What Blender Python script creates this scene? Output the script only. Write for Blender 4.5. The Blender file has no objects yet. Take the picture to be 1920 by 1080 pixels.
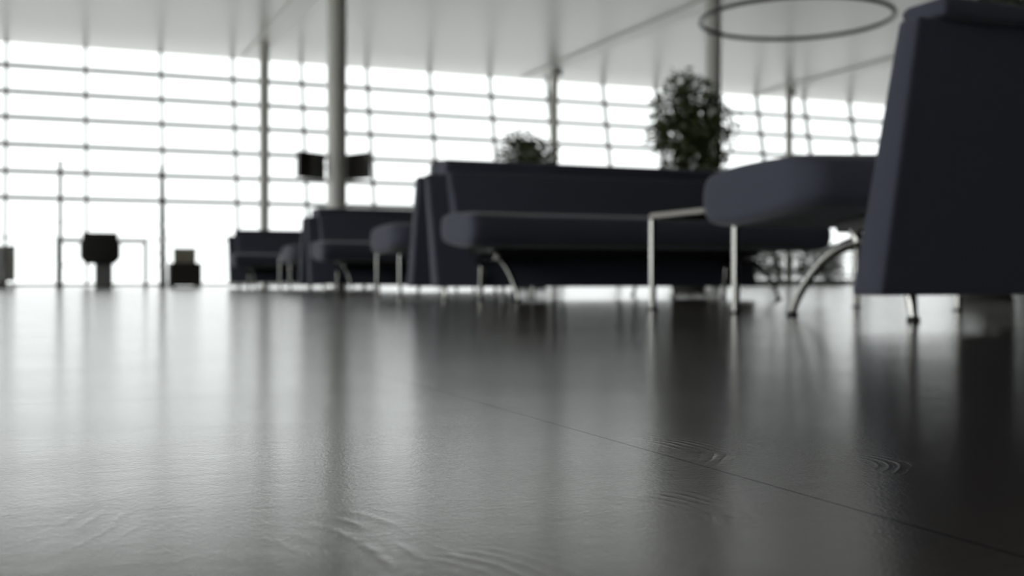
import bpy, bmesh, math, random
from mathutils import Vector, Matrix
random.seed(7)
PI = math.pi
sc = bpy.context.scene
C = sc.collection

# ------------------------------------------------------------ camera
YAW = math.radians(22.17)            # hall axes: X runs along the glass front, Y towards it
HC = 0.115
cd = bpy.data.cameras.new('camera'); cam = bpy.data.objects.new('camera', cd); C.objects.link(cam)
cam.location = (0, 0, HC)
cam.rotation_euler = (PI/2, 0, -YAW)
cd.sensor_width = 36; cd.lens = 36*2135/1920
cd.shift_y = -15/1920
cd.clip_start = .02; cd.clip_end = 500
cd.dof.use_dof = True; cd.dof.focus_distance = .72; cd.dof.aperture_fstop = 8
cd.dof.aperture_blades = 0
sc.camera = cam

# ------------------------------------------------------------ sky, exposure
w = bpy.data.worlds.new('overcast_sky'); sc.world = w; w.use_nodes = True
bg = w.node_tree.nodes['Background']
# thin overcast: even near the horizon, several times brighter overhead
_nt = w.node_tree; _tc = _nt.nodes.new('ShaderNodeTexCoord'); _sp = _nt.nodes.new('ShaderNodeSeparateXYZ'); _mr = _nt.nodes.new('ShaderNodeMapRange')
_mr.interpolation_type = 'SMOOTHSTEP'
LEFT_BOOST = 2.3
SKY_LOW, SKY_HIGH = 1.95, 2.3
_mr.inputs['From Min'].default_value = .23; _mr.inputs['From Max'].default_value = .75
_mr.inputs['To Min'].default_value = SKY_LOW; _mr.inputs['To Max'].default_value = SKY_HIGH
_nt.links.new(_tc.outputs['Generated'], _sp.inputs[0]); _nt.links.new(_sp.outputs['Z'], _mr.inputs['Value'])
bg.inputs[0].default_value = (.985, 1.0, 1.0, 1); # sky boost added on the left to brighten sofa ends and columns
_mx = _nt.nodes.new('ShaderNodeMapRange'); _mx.interpolation_type = 'SMOOTHSTEP'
_mx.inputs['From Min'].default_value = -.35; _mx.inputs['From Max'].default_value = -.9
_mx.inputs['To Min'].default_value = 1; _mx.inputs['To Max'].default_value = LEFT_BOOST
_nt.links.new(_sp.outputs['X'], _mx.inputs['Value'])
_ml = _nt.nodes.new('ShaderNodeMath'); _ml.operation = 'MULTIPLY'
_nt.links.new(_mr.outputs['Result'], _ml.inputs[0]); _nt.links.new(_mx.outputs['Result'], _ml.inputs[1])
_nt.links.new(_ml.outputs[0], bg.inputs[1])
sc.view_settings.view_transform = 'Standard'; sc.view_settings.look = 'None'
sc.view_settings.exposure = 0; sc.view_settings.gamma = 1
sc.view_settings.use_curve_mapping = False
try:
    sc.cycles.max_bounces = 10; sc.cycles.diffuse_bounces = 5; sc.cycles.glossy_bounces = 5
    sc.cycles.transparent_max_bounces = 12; sc.cycles.sample_clamp_indirect = 6
    sc.cycles.use_denoising = True
except Exception: pass

# ------------------------------------------------------------ materials
def mat(name, col, rough=.5, metal=0, ior=1.5, spec=None, noise=None, bump=None, coat=0, sheen=0):
    m = bpy.data.materials.new(name); m.use_nodes = True
    nt = m.node_tree; b = nt.nodes['Principled BSDF']
    b.inputs['Base Color'].default_value = (*col, 1); b.inputs['Roughness'].default_value = rough
    b.inputs['Metallic'].default_value = metal; b.inputs['IOR'].default_value = ior
    if coat: b.inputs['Coat Weight'].default_value = coat
    if sheen:
        b.inputs['Sheen Weight'].default_value = sheen; b.inputs['Sheen Roughness'].default_value = .4
    tc = nt.nodes.new('ShaderNodeTexCoord')
    if noise:
        sc_, amt = noise
        n = nt.nodes.new('ShaderNodeTexNoise'); n.inputs['Scale'].default_value = sc_; n.inputs['Detail'].default_value = 4
        nt.links.new(tc.outputs['Object'], n.inputs['Vector'])
        r = nt.nodes.new('ShaderNodeMapRange'); r.inputs['To Min'].default_value = 1-amt; r.inputs['To Max'].default_value = 1+amt
        nt.links.new(n.outputs['Fac'], r.inputs['Value'])
        mx = nt.nodes.new('ShaderNodeVectorMath'); mx.operation = 'SCALE'; mx.inputs[0].default_value = col
        nt.links.new(r.outputs['Result'], mx.inputs['Scale'])
        nt.links.new(mx.outputs['Vector'], b.inputs['Base Color'])
    if bump:
        sc_, st = bump
        n = nt.nodes.new('ShaderNodeTexNoise'); n.inputs['Scale'].default_value = sc_; n.inputs['Detail'].default_value = 3
        nt.links.new(tc.outputs['Object'], n.inputs['Vector'])
        bp = nt.nodes.new('ShaderNodeBump'); bp.inputs['Strength'].default_value = st; bp.inputs['Distance'].default_value = .002
        nt.links.new(n.outputs['Fac'], bp.inputs['Height']); nt.links.new(bp.outputs['Normal'], b.inputs['Normal'])
    return m

M = {
 'fabric': mat('navy_upholstery', (.046, .050, .073), .85, noise=(60, .12), bump=(700, .3), sheen=.25),
 'fabric_black': mat('black_fabric', (.018, .016, .014), .8, noise=(40, .15)),
 'chrome': mat('polished_chrome', (.42, .41, .385), .16, 1),
 'dark_chrome': mat('brushed_dark_chrome', (.16, .15, .135), .3, 1),
 'satin': mat('satin_metal', (.62, .62, .60), .28, 1),
 'dark_metal': mat('dark_metal', (.05, .05, .048), .4, .6),
 'rubber': mat('rubber', (.015, .015, .015), .7),
 'column': mat('column_paint', (.76, .745, .69), .35, noise=(3, .03)),
 'beam': mat('beam_paint', (.74, .72, .68), .4, noise=(2, .03)),
 'mullion': mat('mullion_grey', (.36, .37, .36), .4, .2),
 'wall': mat('back_wall_paint', (.16, .155, .15), .6, noise=(2, .05)),
 'apron': mat('apron_concrete', (.86, .86, .85), .8, noise=(.3, .05)),
 'black_glass': mat('smoked_table_glass', (.03, .027, .024), .08),
 'screen': mat('screen_black', (.025, .024, .024), .25),
 'grey_plastic': mat('grey_plastic', (.17, .17, .165), .5),
 'light_plastic': mat('pale_plastic', (.55, .54, .50), .45),
 'beige': mat('beige_card', (.40, .37, .29), .7, noise=(8, .12)),
 'brown': mat('dark_brown_board', (.050, .042, .034), .55, noise=(10, .15)),
 'leaf': mat('ficus_leaf', (.050, .070, .018), .45, noise=(9, .45)),
 'hedge': mat('hedge_leaf', (.13, .17, .12), .3, noise=(9, .45)),
 'bark': mat('bark', (.10, .07, .045), .8, noise=(20, .3)),
 'pot': mat('planter_pot', (.06, .055, .05), .35, noise=(5, .1)),
 'planter_grey': mat('planter_grey', (.22, .23, .22), .5),
 'soil': mat('soil', (.03, .02, .013), .95, bump=(80, 1)),
}
def glass_mat(name, tint):
    m = bpy.data.materials.new(name); m.use_nodes = True; nt = m.node_tree; nt.nodes.clear()
    out = nt.nodes.new('ShaderNodeOutputMaterial'); t = nt.nodes.new('ShaderNodeBsdfTransparent')
    g = nt.nodes.new('ShaderNodeBsdfGlossy'); g.inputs['Roughness'].default_value = .02
    t.inputs[0].default_value = (*tint, 1); mx = nt.nodes.new('ShaderNodeMixShader')
    fr = nt.nodes.new('ShaderNodeFresnel'); fr.inputs[0].default_value = 1.35
    nt.links.new(fr.outputs[0], mx.inputs[0]); nt.links.new(t.outputs[0], mx.inputs[1]); nt.links.new(g.outputs[0], mx.inputs[2])
    nt.links.new(mx.outputs[0], out.inputs[0]); return m
M['glass'] = glass_mat('facade_glass', (.97, .985, .98))

# ceiling: glossy white metal planks running along X
def ceiling_mat():
    m = mat('ceiling_planks', (.52, .50, .46), .33, ior=1.6)
    nt = m.node_tree; b = nt.nodes['Principled BSDF']; L = nt.links.new
    tc = nt.nodes.new('ShaderNodeTexCoord'); sp = nt.nodes.new('ShaderNodeSeparateXYZ'); L(tc.outputs['Object'], sp.inputs[0])
    d = nt.nodes.new('ShaderNodeMath'); d.operation = 'MULTIPLY'; d.inputs[1].default_value = 1/.3; L(sp.outputs['Y'], d.inputs[0])
    f = nt.nodes.new('ShaderNodeMath'); f.operation = 'FRACT'; L(d.outputs[0], f.inputs[0])
    r = nt.nodes.new('ShaderNodeMapRange'); r.inputs['From Max'].default_value = .05; L(f.outputs[0], r.inputs['Value'])
    n = nt.nodes.new('ShaderNodeTexNoise'); n.inputs['Scale'].default_value = .8; n.inputs['Detail'].default_value = 3
    L(tc.outputs['Object'], n.inputs['Vector'])
    ad = nt.nodes.new('ShaderNodeMath'); ad.operation = 'MULTIPLY_ADD'; ad.inputs[1].default_value = .5
    L(n.outputs['Fac'], ad.inputs[0]); L(r.outputs['Result'], ad.inputs[2])
    bp = nt.nodes.new('ShaderNodeBump'); bp.inputs['Strength'].default_value = .25; bp.inputs['Distance'].default_value = .004
    L(ad.outputs[0], bp.inputs['Height']); L(bp.outputs['Normal'], b.inputs['Normal'])
    return m
M['ceiling'] = ceiling_mat()

# floor: dark polished slate slabs, 1.2 m, fine joints, cleft texture with curved ridges
TILE = 1.2; JX = .375; JY = 1.148
def floor_mat():
    m = bpy.data.materials.new('slate_floor'); m.use_nodes = True; nt = m.node_tree; b = nt.nodes['Principled BSDF']; L = nt.links.new
    def N(t, **k):
        n = nt.nodes.new(t)
        for a, v in k.items(): setattr(n, a, v)
        return n
    def math_(op, a, b_=None, c=None, clamp=False):
        n = N('ShaderNodeMath', operation=op); n.use_clamp = clamp
        for i, v in enumerate((a, b_, c)):
            if v is None: continue
            if isinstance(v, (int, float)): n.inputs[i].default_value = v
            else: L(v, n.inputs[i])
        return n.outputs[0]
    tc = N('ShaderNodeTexCoord'); P = tc.outputs['Object']
    sp = N('ShaderNodeSeparateXYZ'); L(P, sp.inputs[0]); X, Y = sp.outputs['X'], sp.outputs['Y']
    def noise(scale, detail=4, vec=P, rough=.5, dist=0):
        n = N('ShaderNodeTexNoise'); n.inputs['Scale'].default_value = scale; n.inputs['Detail'].default_value = detail
        n.inputs['Roughness'].default_value = rough; n.inputs['Distortion'].default_value = dist
        L(vec, n.inputs['Vector']); return n.outputs['Fac']
    def mapped(sx, sy, rz=0):
        mp = N('ShaderNodeMapping'); mp.inputs['Scale'].default_value = (sx, sy, 1); mp.inputs['Rotation'].default_value = (0, 0, rz)
        L(P, mp.inputs[0]); return mp.outputs[0]
    # joints: distance to the nearest joint line, slightly ragged
    rag = math_('MULTIPLY', math_('SUBTRACT', noise(260, 2), .5), .0010)
    def joint(v, off):
        s = math_('DIVIDE', math_('SUBTRACT', v, off), TILE)
        fr = math_('FRACT', math_('ADD', s, .5))
        dist = math_('ADD', math_('MULTIPLY', math_('ABSOLUTE', math_('SUBTRACT', fr, .5)), TILE), rag)
        r = N('ShaderNodeMapRange'); r.inputs['From Min'].default_value = .0009; r.inputs['From Max'].default_value = .0017
        L(dist, r.inputs['Value']); return r.outputs['Result']
    J = math_('MINIMUM', joint(X, JX), joint(Y, JY))
    # colour
    cr = N('ShaderNodeValToRGB'); cr.color_ramp.elements[0].color = (.046, .037, .030, 1); cr.color_ramp.elements[1].color = (.092, .075, .060, 1)
    L(noise(2.3, 6, rough=.6), cr.inputs[0])
    mixc = N('ShaderNodeMix', data_type='RGBA'); L(J, mixc.inputs[0])
    mixc.inputs[6].default_value = (.010, .009, .008, 1); L(cr.outputs[0], mixc.inputs[7])
    L(mixc.outputs[2], b.inputs['Base Color'])
    # relief
    big = math_('MULTIPLY', noise(3.0, 2), .0010)
    mid = math_('MULTIPLY', noise(1, 5, mapped(7, 10, .2), .55, .6), .00022)
    rip = math_('MULTIPLY', noise(1, 3, mapped(34, 46, -.15), .5, .8), .00009)
    fine = math_('MULTIPLY', noise(420, 3), .00013)
    H = math_('ADD', math_('ADD', big, mid), math_('ADD', rip, fine))
    warp = math_('MULTIPLY', math_('SUBTRACT', noise(11, 2), .5), .022)
    def arcs(cx, cy, r, wd, a0, aw, period, amp, sx=1.0):
        dx = math_('MULTIPLY', math_('SUBTRACT', X, cx), sx); dy = math_('SUBTRACT', Y, cy)
        d = math_('SQRT', math_('ADD', math_('MULTIPLY', dx, dx), math_('MULTIPLY', dy, dy)))
        d = math_('ADD', d, warp)
        wave = math_('POWER', math_('ADD', math_('MULTIPLY', math_('SINE', math_('MULTIPLY', d, 2*PI/period)), .5), .5), 2.5)
        rm = math_('SUBTRACT', 1, math_('DIVIDE', math_('ABSOLUTE', math_('SUBTRACT', d, r)), wd), clamp=True)
        dot = math_('DIVIDE', math_('ADD', math_('MULTIPLY', dx, math.cos(a0)), math_('MULTIPLY', dy, math.sin(a0))), math_('MAXIMUM', d, .001))
        am = math_('MULTIPLY', math_('SUBTRACT', dot, math.cos(aw)), 1/(1-math.cos(aw)), clamp=True)
        brk = math_('MULTIPLY', math_('SUBTRACT', noise(24, 2), .40), 4, clamp=True)
        return math_('MULTIPLY', math_('MULTIPLY', math_('MULTIPLY', wave, rm), math_('MULTIPLY', am, brk)), amp)
    sets = [(.335, .69, .088, .028, -.15, .95, .0085, .00022, 1.1), (.44, .60, .062, .024, -.55, .95, .0075, .00018, 1.0),
            (.215, .50, .098, .030, -.2, .8, .0095, .00022, 1.05), (-.03, .47, .16, .050, .0, .55, .014, .00022, 1.0),
            (-.12, .62, .15, .05, -.2, .5, .012, .00010, 1.0), (.10, .40, .07, .04, .2, .7, .010, .00016, 1.0)]
    for s in sets: H = math_('ADD', H, arcs(*s))
    bp = N('ShaderNodeBump'); bp.inputs['Strength'].default_value = 1; bp.inputs['Distance'].default_value = FB
    L(H, bp.inputs['Height']); L(bp.outputs['Normal'], b.inputs['Normal'])
    rr = N('ShaderNodeMapRange'); rr.inputs['To Min'].default_value = .14; rr.inputs['To Max'].default_value = .19
    L(noise(5, 4), rr.inputs['Value']); L(rr.outputs['Result'], b.inputs['Roughness'])
    b.inputs['IOR'].default_value = 2.7
    L(math_('MULTIPLY_ADD', J, .48, .02), b.inputs['Specular IOR Level'])
    return m
FB = 1.0
M['floor'] = floor_mat()

# ------------------------------------------------------------ mesh helpers
def link(name, bm, m, parent=None, smooth=False):
    me = bpy.data.meshes.new(name); bmesh.ops.recalc_face_normals(bm, faces=bm.faces[:]); bm.to_mesh(me); bm.free()
    if smooth:
        for p in me.polygons: p.use_smooth = True
        try: me.set_sharp_from_angle(angle=math.radians(50))
        except Exception: pass
    me.materials.append(m)
    o = bpy.data.objects.new(name, me); C.objects.link(o)
    if parent: o.parent = parent
    return o
def tag(o, label, cat, group=None):
    o['label'] = label; o['category'] = cat
    if group: o['group'] = group
    return o
def thing(name, label, cat, loc=(0,0,0), rz=0, group=None):
    o = bpy.data.objects.new(name, None); C.objects.link(o); o.empty_display_size = .1
    o.location = loc; o.rotation_euler = (0, 0, rz)
    return tag(o, label, cat, group)
def box(bm, x0, x1, y0, y1, z0, z1, bev=0, seg=2):
    t = bmesh.new()
    vs = [t.verts.new((x, y, z)) for x in (x0, x1) for y in (y0, y1) for z in (z0, z1)]
    for f in ((0,1,3,2), (4,6,7,5), (0,4,5,1), (2,3,7,6), (0,2,6,4), (1,5,7,3)): t.faces.new([vs[i] for i in f])
    bmesh.ops.recalc_face_normals(t, faces=t.faces[:])
    if bev: bmesh.ops.bevel(t, geom=t.edges[:], offset=bev, segments=seg, profile=.5, affect='EDGES')
    merge(bm, t)
def merge(bm, t):
    me = bpy.data.meshes.new('tmp'); t.to_mesh(me); t.free(); bm.from_mesh(me); bpy.data.meshes.remove(me)
def prism(bm, prof, x0, x1, bev=0, seg=3):
    """closed profile of (y, z) swept along X"""
    t = bmesh.new()
    a = [t.verts.new((x0, y, z)) for y, z in prof]; b = [t.verts.new((x1, y, z)) for y, z in prof]
    n = len(prof); t.faces.new(a); t.faces.new(b[::-1])
    for i in range(n): t.faces.new((a[i], b[i], b[(i+1) % n], a[(i+1) % n]))
    bmesh.ops.recalc_face_normals(t, faces=t.faces[:])
    if bev: bmesh.ops.bevel(t, geom=t.edges[:], offset=bev, segments=seg, profile=.5, affect='EDGES')
    merge(bm, t)
def tube(bm, pts, r, seg=12, cap=True, flat=1.0, closed=False):
    pts = [Vector(p) for p in pts]; n = len(pts)
    if not isinstance(r, (list, tuple)): r = [r]*n
    rings = []; up0 = None
    for i, p in enumerate(pts):
        if closed: d = pts[(i+1) % n]-pts[i-1]
        else: d = pts[min(i+1, n-1)]-pts[max(i-1, 0)]
        d.normalize()
        if up0 is None: up0 = Vector((1, 0, 0)) if abs(d.x) < .9 else Vector((0, 1, 0))
        u = (up0-d*up0.dot(d)).normalized(); v = d.cross(u); up0 = u
        rings.append([bm.verts.new(p+u*math.cos(2*PI*k/seg)*r[i]*flat+v*math.sin(2*PI*k/seg)*r[i]) for k in range(seg)])
    for i in range(n if closed else n-1):
        a, b = rings[i], rings[(i+1) % n]
        for k in range(seg): bm.faces.new((a[k], a[(k+1) % seg], b[(k+1) % seg], b[k]))
    if cap and not closed: bm.faces.new(rings[0][::-1]); bm.faces.new(rings[-1])
def lathe(bm, prof, cx=0, cy=0, seg=32):
    rings = []
    for r, z in prof: rings.append([bm.verts.new((cx+r*math.cos(2*PI*k/seg), cy+r*math.sin(2*PI*k/seg), z)) for k in range(seg)])
    for a, b in zip(rings, rings[1:]):
        for k in range(seg): bm.faces.new((a[k], a[(k+1) % seg], b[(k+1) % seg], b[k]))
    bm.faces.new(rings[0][::-1]); bm.faces.new(rings[-1])
def spline(pts, n=6):
    P = [Vector(p) for p in pts]; out = []
    for i in range(len(P)-1):
        p0 = P[max(i-1, 0)]; p1 = P[i]; p2 = P[i+1]; p3 = P[min(i+2, len(P)-1)]
        for k in range(n):
            t = k/n
            out.append(.5*((2*p1)+(p2-p0)*t+(2*p0-5*p1+4*p2-p3)*t*t+(3*p1-p0-3*p2+p3)*t**3))
    out.append(P[-1]); return out
def struct(name, bm, m, parent=None, smooth=False):
    o = link(name, bm, m, parent, smooth)
    if not parent: o['kind'] = 'structure'
    return o

# ------------------------------------------------------------ room shell
YW, ZC, LEAN = 24.3, 4.98, .20
XL, XR, YB = -12.0, 36.0, -9.0
bm = bmesh.new(); box(bm, XL-.3, XR+.3, YB-.3, YW+.25, -.15, 0); struct('floor', bm, M['floor'])
bm = bmesh.new(); box(bm, XL-.3, XR+.3, YB-.3, YW+LEAN*ZC+.2, ZC, ZC+.25); struct('ceiling', bm, M['ceiling'])
bm = bmesh.new(); box(bm, XL-.3, XR+.3, YB-.3, YB, 0, ZC); struct('wall_back', bm, M['wall'])
bm = bmesh.new(); box(bm, XR, XR+.3, YB, YW, 0, ZC); struct('wall_right', bm, M['wall'])
bm = bmesh.new(); box(bm, -150, 200, YW+.3, 400, -.35, -.2); box(bm, -150, XL-.35, -150, YW+.25, -.35, -.2); struct('ground', bm, M['apron'])

# leaning glass front, one window per bay
BAY = 1.5; X0B = -.78
levels = [.95, 1.73+.02, 2.285, 2.83, 3.39, 3.92, 4.46]       # rails, measured up the wall
def facade_bay(n, x0, x1):
    def yy(z): return YW+LEAN*z
    bm = bmesh.new()
    # the left-hand upright of the bay
    prism(bm, [(yy(0)-.08, 0), (yy(0)+.04, 0), (yy(ZC)+.04, ZC), (yy(ZC)-.08, ZC)], x0-.028, x0+.028)
    for i, z in enumerate(levels):
        h = .044 if i else .014
        prism(bm, [(yy(z)-.07, z-h), (yy(z)+.03, z-h), (yy(z)+.03, z+h), (yy(z)-.07, z+h)], x0+.028, x1-.028)
    prism(bm, [(yy(0)-.09, 0), (yy(0)+.05, 0), (yy(0)+.05, .05), (yy(0)-.09, .05)], x0+.028, x1-.028)
    f = struct('window_%d' % n, bm, M['mullion'])
    bm = bmesh.new()
    g0, g1 = .0, .012
    prism(bm, [(yy(.05)+g0, .05), (yy(.05)+g1, .05), (yy(ZC)+g1, ZC), (yy(ZC)+g0, ZC)], x0+.028, x1-.028)
    link('pane', bm, M['glass'], f)
n = 1
x = X0B-BAY*7
while x < XR-.1:
    facade_bay(n, x, min(x+BAY, XR)); n += 1; x += BAY
# glass side on the left
y = YB
while y < YW-.5:
    y1 = min(y+2.78, YW)
    bm = bmesh.new(); box(bm, XL-.08, XL+.02, y-.03, y+.03, 0, ZC)
    for z in (1.0, 2.2, 3.4, 4.6): box(bm, XL-.06, XL+.0, y+.03, y1-.03, z-.02, z+.02)
    f = struct('window_%d' % n, bm, M['mullion']); n += 1
    bm = bmesh.new(); box(bm, XL-.05, XL-.04, y+.03, y1-.03, 0, ZC); link('pane', bm, M['glass'], f)
    y = y1
# ceiling ribs over the column lines
CX = [4.12, 10.7, 17.25, 23.8]
for i, cx in enumerate(CX):
    bm = bmesh.new(); box(bm, cx-.22, cx+.22, YB, YW+LEAN*ZC-.1, ZC-.035, ZC, .01); struct('trim_%d' % (i+1), bm, M['beam'])

# ------------------------------------------------------------ columns
def column(x, y, r, label, cap=False):
    t = thing('column', label, 'column', (x, y, 0))
    bm = bmesh.new(); lathe(bm, [(r, .012), (r, ZC-.035)], seg=40); link('shaft', bm, M['column'], t, True)
    bm = bmesh.new(); lathe(bm, [(r+.03, 0), (r+.03, .03), (r+.008, .04)], seg=40); link('base_collar', bm, M['satin'], t, True)
    if cap:
        bm = bmesh.new(); box(bm, r*.4, r+.1, -.05, .05, ZC-.19, ZC-.07, .01); link('bracket', bm, M['dark_metal'], t)
column(4.12, 23.62, .098, 'slim off-white column by the glass front, nearest the swivel chair')
column(10.7, 23.70, .085, 'slim off-white column by the glass front, above the small potted tree top', True)
column(17.3, 23.95, .088, 'slim off-white column by the glass front, seen above the nearest sofa seat', True)
column(4.15, 17.4, .150, 'thick off-white round column with two screens hung beside it')
column(10.7, 17.0, .135, 'thick off-white round column standing behind the large leafy tree')

# ------------------------------------------------------------ sofas
SL = 2.1
def make_sofa(label, group, loc, rz, leg_in=.25, foot=.88, zt=.72, inset=.10):
    """local: x 0..SL along the sofa, y = facing direction, rear ridge at y = 0"""
    t = thing('lounge_sofa', label, 'sofa', loc, rz, group)
    h = SL/2
    # back panel
    bm = bmesh.new(); prism(bm, [(.18, .075), (.30, .075), (.118, zt), (.045, zt)], -h, h, .012)
    link('back_panel', bm, M['fabric'], t, True)
    # backrest cushion folding over the top of the panel
    bm = bmesh.new()
    prism(bm, [(.004, zt-.002), (.150, zt-.002), (.165, .795), (.14, .806), (.004, .806)], -h+inset, h-inset, .012)
    prism(bm, [(.115, zt+.01), (.215, .40), (.345, .42), (.19, zt+.01)], -h+.105, h-.105, .014)
    link('backrest', bm, M['fabric'], t, True)
    # seat cushion
    prof = [(0,.330),(.15,.312),(.4,.290),(.7,.278),(.88,.283),(.965,.303),(1,.345),(1,.395),(.97,.436),(.9,.455),(.7,.466),(.45,.470),(.2,.470),(0,.466)]
    vf = .99
    def section(x, vr, s, vfs):
        vc = (vr+vfs)/2; zc = .375
        return [(x, vc+((vr+(vfs-vr)*a)-vc)*(1-(1-s)*.35), zc+(z-zc)*s) for a, z in prof]
    secs = [(-.05, .50, .62, vf-.03), (-.044, .465, .84, vf-.012), (-.03, .44, .95, vf-.003), (0, .40, 1, vf), (.08, .38, 1, vf), (.20, .33, 1, vf)]
    mid = [(SL*k/8, .25, 1.0, vf) for k in range(1, 8)]
    allsec = [section(-h+a, b, c, d) for a, b, c, d in secs+mid]+[section(h-a, b, c, d) for a, b, c, d in secs[::-1]]
    bm = bmesh.new(); rings = [[bm.verts.new(p) for p in s] for s in allsec]
    for a, b in zip(rings, rings[1:]):
        for k in range(len(prof)): bm.faces.new((a[k], a[(k+1) % len(prof)], b[(k+1) % len(prof)], b[k]))
    bm.faces.new(rings[0]); bm.faces.new(rings[-1][::-1])
    s = link('seat', bm, M['fabric'], t, True)
    sd = s.modifiers.new('round', 'SUBSURF'); sd.levels = 1; sd.render_levels = 2
    # under-seat rail
    bm = bmesh.new(); box(bm, -h+.2, h-.2, .25, .62, .255, .305, .008); link('seat_rail', bm, M['dark_metal'], t)
    for sx in (-1, 1):
        x = sx*(h-leg_in)
        bm = bmesh.new()
        f = foot
        pts = spline([(x, .27, .215), (x, .36, .232), (x, f-.30, .222), (x, f-.17, .175), (x, f-.06, .085), (x, f-.01, .012)], 6)
        k = len(pts); tube(bm, pts, [.022-.009*i/(k-1) for i in range(k)], 14, flat=.75)
        tube(bm, spline([(x, f-.33, .225), (x, f-.31, .26), (x, f-.27, .29)], 5), [.02]*11, 12, flat=.75)
        L = link('leg', bm, M['chrome'], t, True)
        bm = bmesh.new(); lathe(bm, [(.018, 0), (.018, .012), (.012, .016)], x, f-.01, 20); link('foot_pad', bm, M['rubber'], L, True)
        bm = bmesh.new(); tube(bm, [(x, .335, .19), (x, .32, .10), (x, .305, .014)], [.021, .018, .012], 16)
        L = link('leg', bm, M['chrome'], t, True)
        bm = bmesh.new(); lathe(bm, [(.017, 0), (.019, .008), (.014, .016)], x, .305, 20); link('foot_pad', bm, M['rubber'], L, True)
    return t
G = 'navy upholstered lounge sofas in one row'
# facing the glass (seen from behind) and facing the camera, ridge to ridge
def R(label, x, y, **k): return make_sofa(label, G, (x+SL/2, y, 0), 0, **k)
def F(label, x, y, **k): return make_sofa(label, G, (x+SL/2, y, 0), PI, **k)
R('navy lounge sofa closest to the camera, its tall back filling the right edge', 1.968, 2.155, leg_in=.215, foot=.86, zt=.762, inset=.045)
F('large navy sofa in the middle with its seat facing the camera', 2.0, 6.30)
R('navy sofa back to back with the large middle sofa, facing away', 2.0, 6.30)
F('smaller navy sofa facing the camera, just left behind the middle sofa pair', 2.28, 10.88)
R('navy sofa facing away, back to back with the second camera-facing sofa', 2.28, 10.88)
F('farthest and smallest-looking navy sofa, nearest the glass front', 2.28, 16.0)

# ------------------------------------------------------------ low tables between the sofas
def low_table(label, x, y):
    t = thing('low_table', label, 'table', (x, y, 0), 0, 'low chrome tables between the sofas')
    S, W, q = .60, 1.0, .022; H = .375
    bm = bmesh.new(); box(bm, q, W-q, q, S-q, H-.012, H+.002, .002); link('table_top', bm, M['black_glass'], t)
    bm = bmesh.new()
    box(bm, 0, W, 0, q, H-q, H, .003); box(bm, 0, W, S-q, S, H-q, H, .003); box(bm, 0, q, q, S-q, H-q, H, .003); box(bm, W-q, W, q, S-q, H-q, H, .003)
    link('frame', bm, M['dark_chrome'], t)
    for a in (0, W-q):
        for b in (0, S-q):
            bm = bmesh.new(); box(bm, a, a+q, b, b+q, .006, H-q, .003); l = link('leg', bm, M['chrome'], t)
            bm = bmesh.new(); box(bm, a-.004, a+q+.004, b-.004, b+q+.004, 0, .006); link('foot_pad', bm, M['rubber'], l)
low_table('low oblong chrome table in front of the nearest sofa seat', 2.17, 3.31)
low_table('low chrome table behind the middle sofa pair, half hidden by a seat end', 2.20, 7.42)
low_table('low chrome table in front of the farthest sofa', 2.40, 12.22)

def onpix(px, D):
    u = (px-960)/2135
    return Vector((D*(math.sin(YAW)+u*math.cos(YAW)), D*(math.cos(YAW)-u*math.sin(YAW)), 0))
# ------------------------------------------------------------ potted trees
def leaf(bm, p, d, L, W):
    d = d.normalized(); s = d.cross(Vector((random.uniform(-1, 1), random.uniform(-1, 1), random.uniform(-1, 1)))).normalized()
    nrm = d.cross(s)
    a = bm.verts.new(p); b = bm.verts.new(p+d*L*.45+s*W/2); c = bm.verts.new(p+d*L+nrm*-.15*L); e = bm.verts.new(p+d*L*.45-s*W/2); m = bm.verts.new(p+d*L*.5-nrm*.08*L)
    bm.faces.new((a, b, m)); bm.faces.new((b, c, m)); bm.faces.new((c, e, m)); bm.faces.new((e, a, m))
def make_tree():
    t = thing('potted_tree', '', 'plant', (0, 0, 0), 0, 'potted trees behind the sofas')
    bm = bmesh.new(); lathe(bm, [(.17, 0), (.175, .02), (.225, .42), (.235, .43), (.235, .46), (.205, .46), (.20, .41)], seg=36); p = link('pot', bm, M['pot'], t, True)
    bm = bmesh.new(); lathe(bm, [(.203, .36), (.203, .412)], seg=28); link('soil', bm, M['soil'], p)
    bm = bmesh.new(); tips = []
    tr = spline([(0, 0, .40), (.02, .01, .8), (-.015, .02, 1.2), (.0, .0, 1.75)], 5); tube(bm, tr, [.024-.001*i for i in range(len(tr))], 10)
    rnd = random.Random(3)
    blobs = [(.0, .0, 2.0, .30), (.10, .05, 1.95, .28), (-.18, .0, 1.90, .24), (.22, -.05, 1.78, .28), (.26, .1, 1.55, .24), (-.05, .1, 2.2, .17), (-.28, 0, 1.64, .2),
             (-.12, -.1, 1.62, .28), (.08, 0, 1.45, .26), (.05, .0, 1.70, .3), (.02, .05, 1.28, .26), (.22, 0, 1.30, .18), (-.13, .05, 1.32, .16)]
    for bx, by, bz, br in blobs:
        s = spline([(0, 0, min(1.6, bz-.45)), (bx*.4, by*.4, bz-.25), (bx, by, bz)], 4); tube(bm, s, [.011-.0008*i for i in range(len(s))], 6)
    link('trunk', bm, M['bark'], t, True)
    bm = bmesh.new()
    for bx, by, bz, br in blobs:
        for k in range(int(3400*br*br)+40):
            v = Vector((rnd.gauss(0, 1), rnd.gauss(0, 1), rnd.gauss(0, 1))).normalized()*br*(rnd.random()**.45)
            p = Vector((bx, by, bz))+v
            leaf(bm, p, v.normalized()*.5+Vector((rnd.uniform(-1, 1), rnd.uniform(-1, 1), rnd.uniform(-1.3, .3))), rnd.uniform(.06, .095), rnd.uniform(.03, .042))
    link('foliage', bm, M['leaf'], t)
    return t
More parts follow.
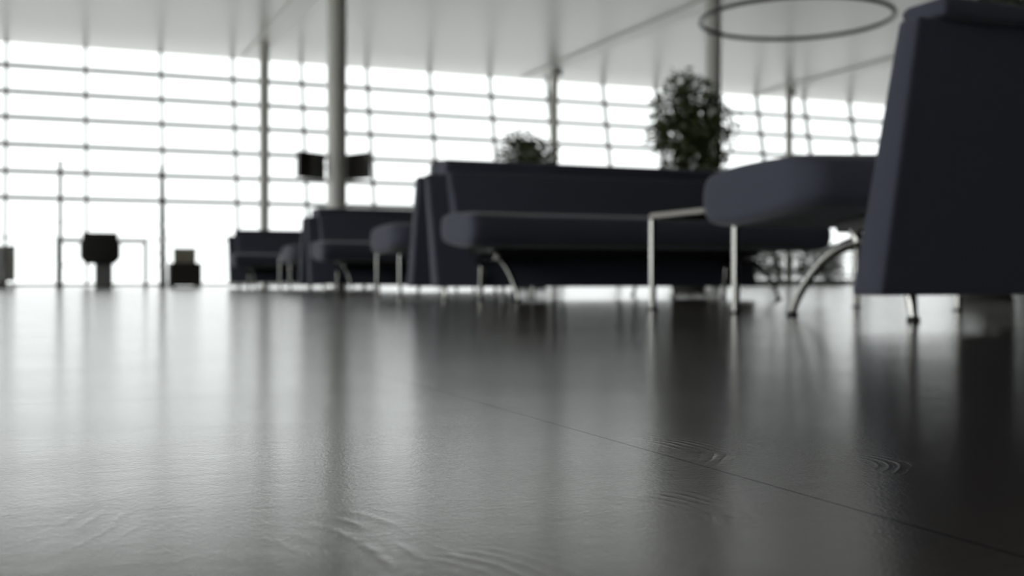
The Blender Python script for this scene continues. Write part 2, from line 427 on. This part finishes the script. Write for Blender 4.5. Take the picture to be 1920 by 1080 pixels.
def dup(r, loc, rz, label, s=1):
    c = r.copy(); C.objects.link(c); c.location = loc; c.rotation_euler = (0, 0, rz); c['label'] = label; c.scale = s if isinstance(s, tuple) else (s, s, s)
    for ch in list(r.children):
        d = ch.copy(); C.objects.link(d); d.parent = c
        for g in ch.children:
            e = g.copy(); C.objects.link(e); e.parent = d
    return c
tree = make_tree(); tree.location = (6.25, 10.4, 0); tree.rotation_euler = (0, 0, -YAW)
tree['label'] = 'large leafy potted tree rising behind the middle sofa, in front of a thick column'
dup(tree, (6.85, 16.1, 0), 1.2, 'farther potted tree, only its leafy top showing over the middle sofa', (1.5, 1.5, 1.03))
p3 = onpix(1850, 8.1); dup(tree, (p3.x, p3.y, 0), 2.6, 'potted tree hidden behind the nearest sofa back, leaves at the top right corner', 1.0)

# ------------------------------------------------------------ hanging ring
c = onpix(1492, 12.1)
t = thing('ring_lamp', 'large thin dark ring hanging horizontally below the ceiling', 'lamp', (c.x, c.y, 2.885))
bm = bmesh.new(); tube(bm, [(1.0*math.cos(2*PI*k/72), 1.0*math.sin(2*PI*k/72), 0) for k in range(72)], .024, 12, closed=True)
link('ring', bm, M['dark_metal'], t, True)
for k in range(3):
    a = 2*PI*k/3+.5
    bm = bmesh.new(); tube(bm, [(math.cos(a), math.sin(a), .02), (0.05*math.cos(a), .05*math.sin(a), ZC-2.885-.03)], .0015, 6); link('cable', bm, M['satin'], t)
bm = bmesh.new(); lathe(bm, [(.09, ZC-2.885-.035), (.09, ZC-2.885)], seg=24); link('canopy', bm, M['beam'], t, True)

# ------------------------------------------------------------ screens hung beside the thick column
def screen(label, px0, px1, D0, D1, ax):
    a = onpix(px0, D0); b = onpix(px1, D1); mid = (a+b)/2; d = b-a; wd = d.length
    t = thing('display_screen', label, 'screen', (mid.x, mid.y, 0), math.atan2(d.y, d.x), 'information screens beside the thick column')
    z0, z1 = 1.68, 2.08
    bm = bmesh.new(); box(bm, -wd/2, wd/2, -.03, .03, z0, z1, .006); link('housing', bm, M['screen'], t)
    bm = bmesh.new(); box(bm, -wd/2+.02, wd/2-.02, -.034, -.030, z0+.02, z1-.02); link('screen_panel', bm, M['black_glass'], t)
    bm = bmesh.new(); tube(bm, [(ax*wd/2, .0, 1.88), (ax*(wd/2+.12), .0, 1.88)], .015, 8); tube(bm, [(0, .035, 1.88), (ax*(wd/2+.10), .035, 1.88)], .012, 8)
    link('wall_arm', bm, M['dark_metal'], t)
screen('small dark square screen mounted left of the thick column', 558, 607, 17.3, 17.75, 1)
screen('small dark square screen mounted right of the thick column', 648, 692, 17.9, 17.5, -1)

# ------------------------------------------------------------ things by the glass at far left
D = 18.0
p = onpix(192, 19.0); TURN = -YAW+math.radians(19.8)
t = thing('desk', 'thin dark-framed desk behind the swivel chair by the glass', 'desk', (p.x, p.y, 0), TURN)
wd = 160*19/2135
bm = bmesh.new(); box(bm, -wd/2, wd/2, -.19, .19, .735, .775, .004); link('desk_top', bm, M['brown'], t)
for a in (-1, 1):
    for b in (-1, 1):
        bm = bmesh.new(); box(bm, a*(wd/2-.026)-.026, a*(wd/2-.026)+.026, b*.15-.02, b*.15+.02, 0, .745, .003); link('leg', bm, M['dark_metal'], t)
p = onpix(188, D)
t = thing('swivel_chair', 'dark brown-black swivel chair with square back in front of the desk', 'chair', (p.x, p.y, 0), TURN)
bm = bmesh.new()
prism(bm, [(-.28, .40), (-.22, .40), (-.21, .62), (-.24, .855), (-.29, .855), (-.30, .6)], -.26, .26, .02); link('backrest', bm, M['fabric_black'], t, True)
bm = bmesh.new(); box(bm, -.24, .24, -.25, .25, .37, .49, .035, 3); link('seat', bm, M['fabric_black'], t, True)
for a in (-1, 1):
    bm = bmesh.new(); box(bm, a*.27-.025, a*.27+.025, -.27, .12, .44, .72, .02); link('armrest', bm, M['fabric_black'], t, True)
bm = bmesh.new(); box(bm, -.08, .18, -.11, .11, .03, .38, .01); link('pedestal', bm, M['grey_plastic'], t)
bm = bmesh.new(); lathe(bm, [(.27, 0), (.27, .012), (.08, .032)], seg=32); link('base', bm, M['satin'], t, True)

def post(label, px, D_, h, clamps):
    p = onpix(px, D_)
    t = thing('barrier_post', label, 'post', (p.x, p.y, 0), -YAW, 'slim grey posts by the glass')
    bm = bmesh.new(); tube(bm, [(0, 0, .01), (0, 0, h)], .032, 12); link('pole', bm, M['dark_metal'], t, True)
    bm = bmesh.new(); lathe(bm, [(.07, 0), (.07, .012), (.03, .02)], seg=24); link('base', bm, M['dark_metal'], t, True)
    for z in clamps:
        bm = bmesh.new(); box(bm, -.05, .05, -.03, .03, z-.03, z+.03, .006); link('clamp', bm, M['satin'], t)
post('slim grey post at the left end of the desk', 113, 18.4, 2.05, (1.05, .35))
post('slim grey post between the desk and the dark cube stool', 303, 18.4, 1.95, (1.0, .75, .55, .35))

p = onpix(346, 19.2)
t = thing('cube_stool', 'low dark brown cube stool with a pale box on top', 'stool', (p.x, p.y, 0), TURN)
bm = bmesh.new(); box(bm, -.26, .26, -.26, .26, .02, .40, .012); link('body', bm, M['brown'], t)
for a in (-1, 1):
    for b in (-1, 1):
        bm = bmesh.new(); box(bm, a*.2-.03, a*.2+.03, b*.2-.03, b*.2+.03, 0, .02); link('foot', bm, M['rubber'], t)
t = thing('storage_box', 'small pale beige box resting on the dark cube stool', 'box', (p.x, p.y, .40), TURN)
bm = bmesh.new(); box(bm, -.175, .175, -.13, .13, 0, .215, .006); link('body', bm, M['beige'], t)
bm = bmesh.new(); box(bm, -.185, .185, -.14, .14, .215, .25, .005); link('lid', bm, M['light_plastic'], t)

p = onpix(-2, 17.5)
t = thing('litter_bin', 'grey tapered litter bin on a round base at the left edge', 'bin', (p.x, p.y, 0), -YAW)
bm = bmesh.new(); prism(bm, [(-.17, .10), (.17, .10), (.20, .65), (-.20, .62)], -.19, .17, .01); link('body', bm, M['grey_plastic'], t)
bm = bmesh.new(); box(bm, .172, .182, -.16, .16, .13, .60); link('side_panel', bm, M['light_plastic'], t)
bm = bmesh.new(); lathe(bm, [(.30, 0), (.30, .012), (.12, .03), (.12, .10)], seg=36); link('base', bm, M['satin'], t, True)
bm = bmesh.new(); tube(bm, [(.21, .0, .02), (.21, .0, .88)], .011, 8); link('pole', bm, M['satin'], t)

# ------------------------------------------------------------ planters low by the glass on the right
def make_planter():
    t = thing('planter', '', 'plant', (0, 0, 0), 0, 'low planters by the glass')
    bm = bmesh.new(); box(bm, -.7, .7, -.22, .22, 0, .12, .012); p_ = link('trough', bm, M['planter_grey'], t)
    bm = bmesh.new(); box(bm, -.67, .67, -.19, .19, .12, .132); link('soil', bm, M['soil'], p_)
    rnd = random.Random(11)
    bm = bmesh.new()
    for k in range(2200):
        p_ = Vector((rnd.uniform(-.7, .7), rnd.uniform(-.22, .22), .14+.80*rnd.random()))
        leaf(bm, p_, Vector((rnd.uniform(-1, 1), rnd.uniform(-1, 1), rnd.uniform(-.3, 1))), rnd.uniform(.08, .14), rnd.uniform(.035, .05))
    link('foliage', bm, M['hedge'], t)
    return t
pl = make_planter(); spots = [(15.5, 'left'), (17.2, 'middle'), (18.9, 'right')]
for i, (px_, w_) in enumerate(spots):
    lab = 'low leafy green planter by the glass, %s of three under the nearest sofa seat' % {'left': 'leftmost', 'middle': 'middle one', 'right': 'rightmost'}[w_]
    if i == 0: pl.location = (px_, 22.6, 0); pl['label'] = lab
    else: dup(pl, (px_, 22.6, 0), PI*(i % 2), lab)
